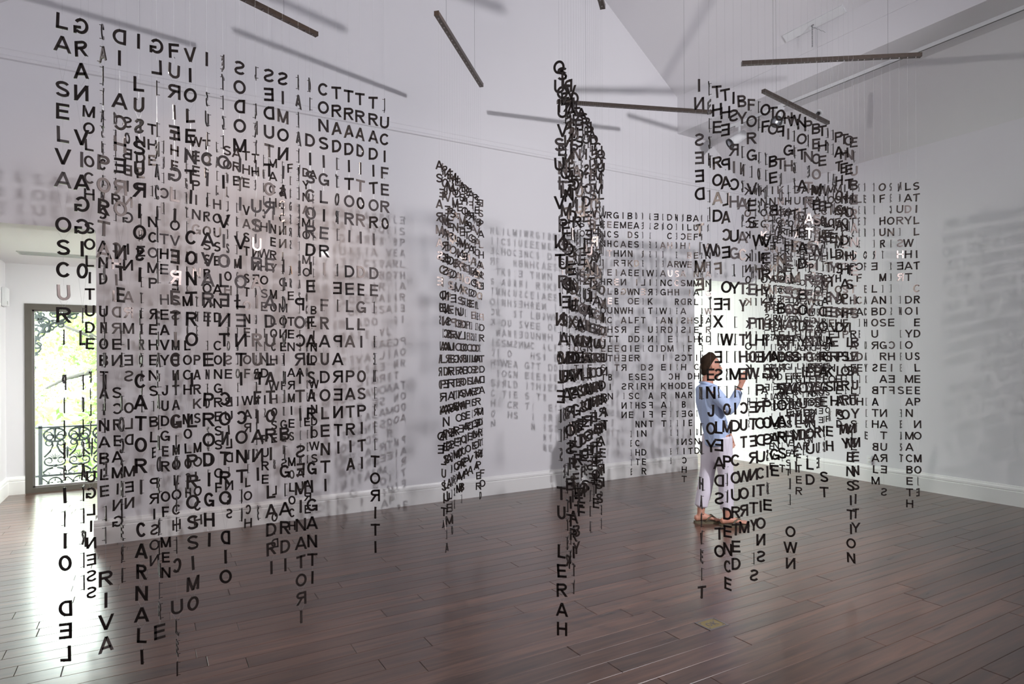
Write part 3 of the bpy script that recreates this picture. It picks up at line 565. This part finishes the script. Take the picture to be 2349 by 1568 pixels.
make('d', (1286, 44.4, 1385, 30.6), [(xs[i], wob((DT[i] + ' ' + 'ET AMER LE VENT NOIR')[:lenD[i]], .3, .25, 40 + i)) for i in range(20)], 'the dense dark curtain at centre', 'letter strings of the dense curtain seen nearly end on', 'bronze bar whose tip shows above the dense centre curtain', 20)
Etx = [(1291, "'H'I'E'R S'T'O'C'K 'I'C'H S'C'H'O'N"), (1306, "jILF'T MIR 'W'E'I'T'E'R"), (1322, "ICH KANN D'AS WO'RT"), (1337, "LSO HOCH uNMOEGLICH"), (1353, "MICH MUSS E'S ANDERS"), (1368, "'I'U'E'B'E'R'S'E'T'Z'E'N"), (1384, "WENN 'I'CH VOM GEIST"),
 (1399.5, "RECHT ERLEUCHTET BIN"), (1415, "GESCHRIEBEN STEHT"), (1431, "IM AnfAng WAr der s'Inn"), (1447, "BEDENKE WOHL DIE ERS'TE 'Z'E'I'L'E"), (1461.5, "'DASS DEINE FEDER SICH NICHT"), (1476, "'U'E'B'E'R'EIle'I'sT 'E's DER SINN DER"),
 (1492.5, "'A'L'L'E'S WIrKT Und scHAffT"), (1507, "es 's'o'l'l't'e 's't'e'h'n"), (1522, "'I'M A'N'FANG WAR DIE KRAFT"), (1538, "DOCH AUCH 'INDEM IcH 'D'I'E's 'E'S"), (1553.5, "'N'I'E'D'ERSCHR'E'I'B'E s'CHON 'W'A'R'N'T"),
 (1568, "'MIcH WAS dAss 'IcH DABeI nIcHT"), (1583, "BLEIBE MIR HILFT DER GEIST"), (1598, "AUF EINMAL SEH ICH 'R'A'T 'UND"), (1611, "'U'N'D 'S'C'H'R'E'I'B'E 'G'E'T'R'O'S'T"), (1625.5, "'I'M ANFANG WARD 'D'I'E TAT")]
make('e', (1399.5, 21.85, 1598, 21.3), Etx, 'the flat German curtain at the back', 'letter strings of the German curtain', 'level bronze bar over the German curtain at the back', 11)
FT = [(1607, "In seed T'IMe 'L'e'A'r'N 'I'N 'H'A'R'V'E'ST"), (1630, "'T'E'A'C'H 'I'N W'I'N'T'E'R ENJOY"), (1648, "THE ROAD 'Of ex'ces's LeAds TO"), (1667, "THe pAlAce Of W'I'S'dOM P'R'UDENCE"), (1686, "Is rIcH UG'Ly 'O'L'DM'AID COURTED"),
 (1705, "BY 'I'N'CA'PAC'ITY THe cUT WOrM"), (1727, "FORG'IVES 'T'HE PLOW eTernITY 'Is"), (1743, "'I'N 'L'O'V'E WITH THe PrOdUCTIOns"), (1759, "OF 'T'I'M'E VERYTHIng POs's'I'bE"), (1776, "TO BE b'E'L'I'E'V'E'D AN IMAGE"), (1793, "Of T'r'U'T'H NO BIRD SoARS"),
 (1811, "HIGH 'I'F HE SoArS WITH 'H'I'S OWn"), (1825, "W'I'n'g'S THE MOST S'U'BLIMEI"), (1842, "NOT A DEAD BODY 'WOULD'I"), (1857, "P'EN'ETRATE REVENGED WOULD"), (1875, "BECOMES WISE 'E'X'CESS R'U'E"), (1889, "THE WEAK 'I'N COURAGE 'I'S ST"),
 (1902, "'O'T 'A'PPLE TrEE ASKS 'BEH"), (1914, "'I'L 'A'S'U'RELY NEvER TH"), (1927, "PATHOSANDS AND PLEAST"), (1939, "THE HAND HAPPY SoRROWY"), (1950, "ONETHO'U'GHTS FILLS I MMENSITION"), (1961, "E'XUBERANCE IS BEAUTY'MMENSITY")]
make('f', (1607, 41.5, 1961, 32.7), FT, 'the tall near curtain before the person', 'letter strings of the near English curtain', 'bronze channel bar high over the tall curtain before the person', 15)
GT = [(1717, "knock knock knock 'W'H'o'S"), (1735, "'W'A'KE 'D'U'N'C'A'N 'W'I'TH T'H'Y"), (1754, "KNOCK KNOCK 'N'E'V'E'R AT"), (1774, "IN THe nAME of BE'E'L'z"), (1793, "KNOCK KNOCK NEVEr AT QU'I'ET"), (1810, "'WHO'S 'THERE FAITH HErES"), (1831, "DUNCAN IS IN HIS GRAVE AFTER"),
 (1849, "AFTEr L'I'F'E'S FITFUL FEVER"), (1862, "HE 'S'LEEPS WELL TREASON"), (1877, "MACBETH DO'E'S MUrDER"), (1893, "'M'AC'BETH SHALL SLEEP"), (1908, "VOICE 'C'RY 'S'LEEP NO"), (1924, "MORE MeTHOUGHT I HEARD"), (1940, "INNOCENT SLEEP 'S'L'E'E'P"),
 (1958, "'KN'IT'S UP THE RAVELLD SLE"), (1972, "'SL'E'E'V'E OF CA'R'E DE'A'TH"), (1986, "'D'E'A'T'H 'O'F 'E'A'C'H 'D'A'Y'S 'L'I'F'E"), (2007, "'T'H'e 's'o're LABOUr s bATH bALM"), (2026, "OF HUR'T M'INDS GREAT nATUre s"), (2045, "'S'E'CON'D 'C'O'U'R'SE cHIef"), (2066, "'N'OUR'Isher 'I'N 'L'I'F'E S 'F'E'A'S'T"), (2085, "LADY WHAT DO YOU MEAN MACBETH"), (2104, "STILL IT CRIED SLEEP nO MO'R'E")]
make('g', (1717, 25.4, 2103, 26.0), GT, 'the far English curtain with its end clear', 'letter strings of the far English curtain', 'nearly level bronze bar over the far English curtain', 14)
HT = "FORESTS HORSES|IDENTITY WASTED|RIVERS OF GREAT|HOTEL FREE WAYS|EARTH NORTH|WATERS GREEN|FORES TWELVE|STONES AND TREES|GARDEN SEVEN|VALLEY OPEN|WOLVES THIRST|SINGERS HARVEST|COLD MORNING|BREAD SINGING|NIGHT ROADS|CITIES OF IRON|MEMORY OF SEA".split('|')
xs = lerp_x(22.9, 20.3, 1760, 1898, 17)
make('h', (1760, 22.9, 1898, 20.3), [(xs[i], wob((HT[i] + ' ' + HT[(i * 5 + 3) % 17])[:20 + (i * 7) % 9], .28, .25, 90 + i)) for i in range(17)], 'the hindmost curtain in the thicket', 'letter strings of the hindmost curtain', 'short dark bronze bar slanting over the hindmost curtain')
# engraved letters on the floor plate
for ch, x in (('O', -.022), ('K', .022)):
    me = G[ch][0].copy(); me.materials.clear()
    for v in me.vertices: v.co = (v.co.x * .62, v.co.z * .62, .0012 + max(-.002, min(.002, v.co.y)) * .4)
    objm('engraved_letter', me, M['dull_steel'], t_plate := bpy.data.objects['floor_cover_plate']).location = (x, 0, .0006)

# ------------------------------------------------------------------ the person
def union(name, parts, m, parent, voxel, smooth=6):
    """parts: (points, radii[, squash]) limbs; joined into one continuous skin"""
    bm = bmesh.new()
    for pr in parts:
        pts = [Vector(p) for p in pr[0]]; rad = pr[1]; dense, rd = [], []
        for i in range(len(pts) - 1):
            n = max(2, int((pts[i + 1] - pts[i]).length / .012))
            for k in range(n):
                t = k / n; dense.append(pts[i].lerp(pts[i + 1], t))
                ra, rb = (Vector((*rad[i], 0)) if isinstance(rad[i], tuple) else Vector((rad[i], rad[i], 0))), (Vector((*rad[i + 1], 0)) if isinstance(rad[i + 1], tuple) else Vector((rad[i + 1], rad[i + 1], 0)))
                rd.append(ra.lerp(rb, t * t * (3 - 2 * t)))
        dense.append(pts[-1]); r = rad[-1]; rd.append(Vector((*r, 0)) if isinstance(r, tuple) else Vector((r, r, 0)))
        rings = []
        for i, p in enumerate(dense):
            d = (dense[min(i + 1, len(dense) - 1)] - dense[max(0, i - 1)]).normalized(); yv = Vector((0, 1, 0)) if abs(d.y) < .85 else Vector((1, 0, 0))
            xv = yv.cross(d).normalized(); yv = d.cross(xv)
            rings.append([bm.verts.new(p + xv * rd[i].x * math.cos(2 * PI * k / 14) + yv * rd[i].y * math.sin(2 * PI * k / 14)) for k in range(14)])
        for Aa, Bb in zip(rings, rings[1:]):
            for k in range(14): bm.faces.new((Aa[k], Aa[(k + 1) % 14], Bb[(k + 1) % 14], Bb[k]))
        for rg, p, q in ((rings[0], dense[0], dense[1]), (rings[-1], dense[-1], dense[-2])):
            cv = bm.verts.new(p + (p - q).normalized() * (rg[0].co - p).length * .6)
            for k in range(14): bm.faces.new((rg[k], rg[(k + 1) % 14], cv))
    bmesh.ops.recalc_face_normals(bm, faces=bm.faces[:])
    me = bpy.data.meshes.new(name); bm.to_mesh(me); bm.free(); o = bpy.data.objects.new(name, me); C.objects.link(o)
    md = o.modifiers.new('r', 'REMESH'); md.mode = 'VOXEL'; md.voxel_size = voxel; md.use_smooth_shade = True
    sm = o.modifiers.new('s', 'SMOOTH'); sm.factor = .5; sm.iterations = smooth
    dg = bpy.context.evaluated_depsgraph_get(); m2 = bpy.data.meshes.new_from_object(o.evaluated_get(dg)); m2.name = name; bpy.data.objects.remove(o); bpy.data.meshes.remove(me)
    m2.materials.clear(); m2.materials.append(m); return objm(name, m2, m, parent, True)
pu, pv = uv((1640 - CX) / F * 5.98, 5.98)
W = empty('person', (pu, pv, 0), YAW); tag(W, 'person in pale blue shirt and white trousers reaching up to the hanging letters', 'person')
def hand(wr, pd, up, side, grip):
    """palm and five fingers: wr wrist, pd palm direction, up finger spread axis, side palm normal"""
    wr, pd, up, side = Vector(wr), Vector(pd).normalized(), Vector(up).normalized(), Vector(side).normalized(); out = []
    pc = wr + pd * .075
    out.append(([wr - pd * .02, wr + pd * .02, wr + pd * .05, pc], [.019, .024, .029, .027]))
    for off, ln in ((-.026, .066), (-.009, .076), (.009, .071), (.025, .056)):
        b = wr + pd * .065 + up * off; d1 = (pd + side * grip * .35 + up * off * 3).normalized(); d2 = (pd + side * grip).normalized()
        out.append(([b - pd * .02, b, b + d1 * ln * .5, b + d1 * ln * .5 + d2 * ln * .5], [.0095, .0095, .0085, .0068]))
    tb = wr + pd * .025 - up * .022; out.append(([tb, tb - up * .022 + pd * .02, tb - up * .028 + pd * .05 + side * .012], [.012, .011, .008]))
    return out
body = []
hc = Vector((-.03, 0, 1.50))
body += [([hc + Vector((-.035, 0, -.06)), hc + Vector((-.022, 0, 0)), hc + Vector((-.012, 0, .06)), hc + Vector((-.01, 0, .105))], [(.062, .055), (.090, .070), (.082, .068), (.045, .04)]),
         ([hc + Vector((.0, 0, .06)), hc + Vector((.03, 0, .0)), hc + Vector((.038, 0, -.06)), hc + Vector((.034, 0, -.108))], [(.045, .05), (.048, .056), (.040, .046), (.022, .024)]),
         ([hc + Vector((.066, 0, .02)), hc + Vector((.088, 0, -.022)), hc + Vector((.072, 0, -.032))], [.008, .014, .010]),
         ([hc + Vector((.072, 0, -.052)), hc + Vector((.074, 0, -.066))], [(.010, .022), (.010, .02)]),
         ([hc + Vector((.055, -.03, .032)), hc + Vector((.06, .03, .032))], [.013, .013])]
for s in (-1, 1): body.append(([hc + Vector((-.022, s * .068, .02)), hc + Vector((-.018, s * .074, -.005)), hc + Vector((-.012, s * .068, -.03))], [.009, .013, .008]))
body += [([(-.055, 0, 1.46), (-.065, 0, 1.40), (-.075, 0, 1.33), (-.08, 0, 1.25)], [.052, .050, .056, .07])]
body += [([(-.075, 0, 1.28), (-.06, 0, 1.15), (-.03, 0, 1.0), (.01, 0, .86)], [(.085, .15), (.095, .14), (.085, .125), (.10, .15)])]
body += [([(-.07, -.155, 1.275), (.065, -.20, 1.115), (.168, -.215, 1.335)], [.045, .036, .022])] + hand((.168, -.215, 1.335), (.30, .0, .92), (.75, .4, -.3), (.55, .25, .25), .75)
body += [([(-.07, .155, 1.275), (.10, .20, 1.03), (.205, .20, .83)], [.045, .036, .022])] + hand((.205, .20, .83), (.18, -.05, -1.0), (.8, .3, .1), (.3, -.6, -.1), .35)
legs = [((.0, .075, .86), (-.055, .07, .49), (-.125, .06, .085), -.125, .06), ((.03, -.075, .86), (.075, -.07, .49), (.085, -.06, .085), .085, -.06)]
for hp, kn, an, ax_, ay_ in legs:
    body.append(([hp, kn, (kn[0] * .5 + an[0] * .5 - .015, kn[1], .32), an, (an[0] - .008, an[1], .05)], [.085, .055, .052, .034, .036]))
    body.append(([(ax_ - .05, ay_, .045), (ax_ + .02, ay_, .06), (ax_ + .09, ay_, .05), (ax_ + .15, ay_, .035)], [(.028, .03), (.036, .034), (.024, .04), (.013, .042)]))
    for k, (dy, ln, r) in enumerate(((-.03, .052, .013), (-.012, .048, .009), (.002, .043, .0085), (.016, .036, .008), (.029, .028, .0075))):
        sgn = 1 if ay_ < 0 else -1
        body.append(([(ax_ + .135, ay_ - sgn * dy, .032), (ax_ + .145 + ln * .6, ay_ - sgn * dy, .032), (ax_ + .15 + ln, ay_ - sgn * dy, .028)], [r + .001, r, r * .9]))
union('body', body, M['skin'], W, .0055, 3)
shirt = [([(-.072, 0, 1.335), (-.075, 0, 1.29), (-.06, 0, 1.17), (-.025, 0, 1.0), (.012, 0, .88), (.022, 0, .765)], [(.07, .07), (.105, .165), (.118, .16), (.112, .15), (.115, .165), (.118, .172)]),
         ([(-.075, -.12, 1.295), (-.01, -.19, 1.20), (.065, -.205, 1.11), (.11, -.212, 1.19), (.145, -.215, 1.275)], [.062, .060, .056, .050, .040]),
         ([(-.075, .12, 1.295), (0, .19, 1.15), (.105, .205, 1.03), (.155, .205, .93)], [.062, .058, .052, .042])]
sh = union('shirt', shirt, M['shirt'], W, .009, 3)
bm = bmesh.new()
for s in (-1, 1): tube(bm, [(-.14, s * .02, 1.352), (-.11, s * .062, 1.350), (-.05, s * .060, 1.330), (-.005, s * .028, 1.290)], [.012, .015, .016, .011], 6)
obj('collar', bm, M['shirt'], W, True)
tr = [([(.018, 0, .90), (.022, 0, .80)], [(.10, .14), (.112, .158)])]
for hp, kn, an, ax_, ay_ in legs:
    tr.append(([(hp[0], hp[1], .84), (hp[0] * .5 + kn[0] * .5, kn[1], .66), kn, (kn[0] * .5 + an[0] * .5, an[1], .30), (an[0], an[1], .165)], [.100, .088, .072, .070, .062]))
union('trousers', tr, M['trousers'], W, .009, 2)
hair = [([hc + Vector((-.075, 0, -.075)), hc + Vector((-.070, 0, -.01)), hc + Vector((-.045, 0, .06)), hc + Vector((-.010, 0, .105)), hc + Vector((.028, 0, .098))], [(.022, .045), (.044, .064), (.060, .071), (.042, .058), (.016, .036)])]
for s in (-1, 1): hair.append(([hc + Vector((.020, s * .042, .092)), hc + Vector((-.02, s * .064, .055)), hc + Vector((-.05, s * .066, .005)), hc + Vector((-.07, s * .045, -.07))], [.012, .014, .013, .010]))
union('hair', hair, M['hair'], W, .006, 3)
for s in (-1, 1):
    bm = bmesh.new(); c = hc + Vector((.066, s * .030, .012)); bmesh.ops.create_icosphere(bm, subdivisions=2, radius=.011, matrix=Matrix.Translation(c)); e = obj('eye', bm, M['eye_white'], W, True)
    bm = bmesh.new(); bmesh.ops.create_icosphere(bm, subdivisions=2, radius=.0065, matrix=Matrix.Translation(c + Vector((.006, s * .001, 0)))); obj('iris', bm, M['black'], e, True)
    bm = bmesh.new(); tube(bm, [c + Vector((.008, s * -.016, .020)), c + Vector((.009, 0, .026)), c + Vector((-.002, s * .016, .021))], .0035, 5); obj('eyebrow', bm, M['hair'], W, True)
bm = bmesh.new(); tube(bm, [hc + Vector((.066, -.024, -.055)), hc + Vector((.083, 0, -.060)), hc + Vector((.066, .024, -.055))], [.003, .0065, .003], 6); obj('mouth', bm, M['lip'], W, True)
d = (Vector((.168, -.215, 1.335)) - Vector((.065, -.20, 1.115))).normalized(); c = Vector((.155, -.2135, 1.305))
bm = bmesh.new(); xv = d.orthogonal().normalized(); yv = d.cross(xv); tube(bm, [c + (xv * math.cos(a) + yv * math.sin(a)) * .029 for a in [2 * PI * k / 16 for k in range(17)]], .005, 6); obj('wristband', bm, M['wrist'], W, True)
for hp, kn, an, ax_, ay_ in legs:
    sd = empty('sandal'); sd.parent = W; sd.location = (ax_, ay_, 0)
    bm = bmesh.new(); n = 20; out = [(.055 * 0 - .065 + .275 * (.5 - .5 * math.cos(PI * k / n)), (.036 + .014 * math.sin(PI * k / n * .9)) * math.sin(PI * k / n) ** .4) for k in range(n + 1)]
    ring = [(x, y) for x, y in out] + [(x, -y) for x, y in out[::-1][1:-1]]
    lo = [bm.verts.new((x, y, 0)) for x, y in ring]; hi = [bm.verts.new((x, y, .018)) for x, y in ring]; bm.faces.new(lo[::-1]); bm.faces.new(hi)
    for k in range(len(ring)): bm.faces.new((lo[k], lo[(k + 1) % len(ring)], hi[(k + 1) % len(ring)], hi[k]))
    obj('sole', bm, M['sandal'], sd)
    for s in (-1, 1):
        bm = bmesh.new(); tube(bm, [(.03, s * .045, .015), (.065, s * .040, .055), (.105, s * .022, .072), (.15, -.012 if ay_ > 0 else .012, .040)], [.006, .008, .008, .005], 6); obj('strap', bm, M['sandal'], sd, True)
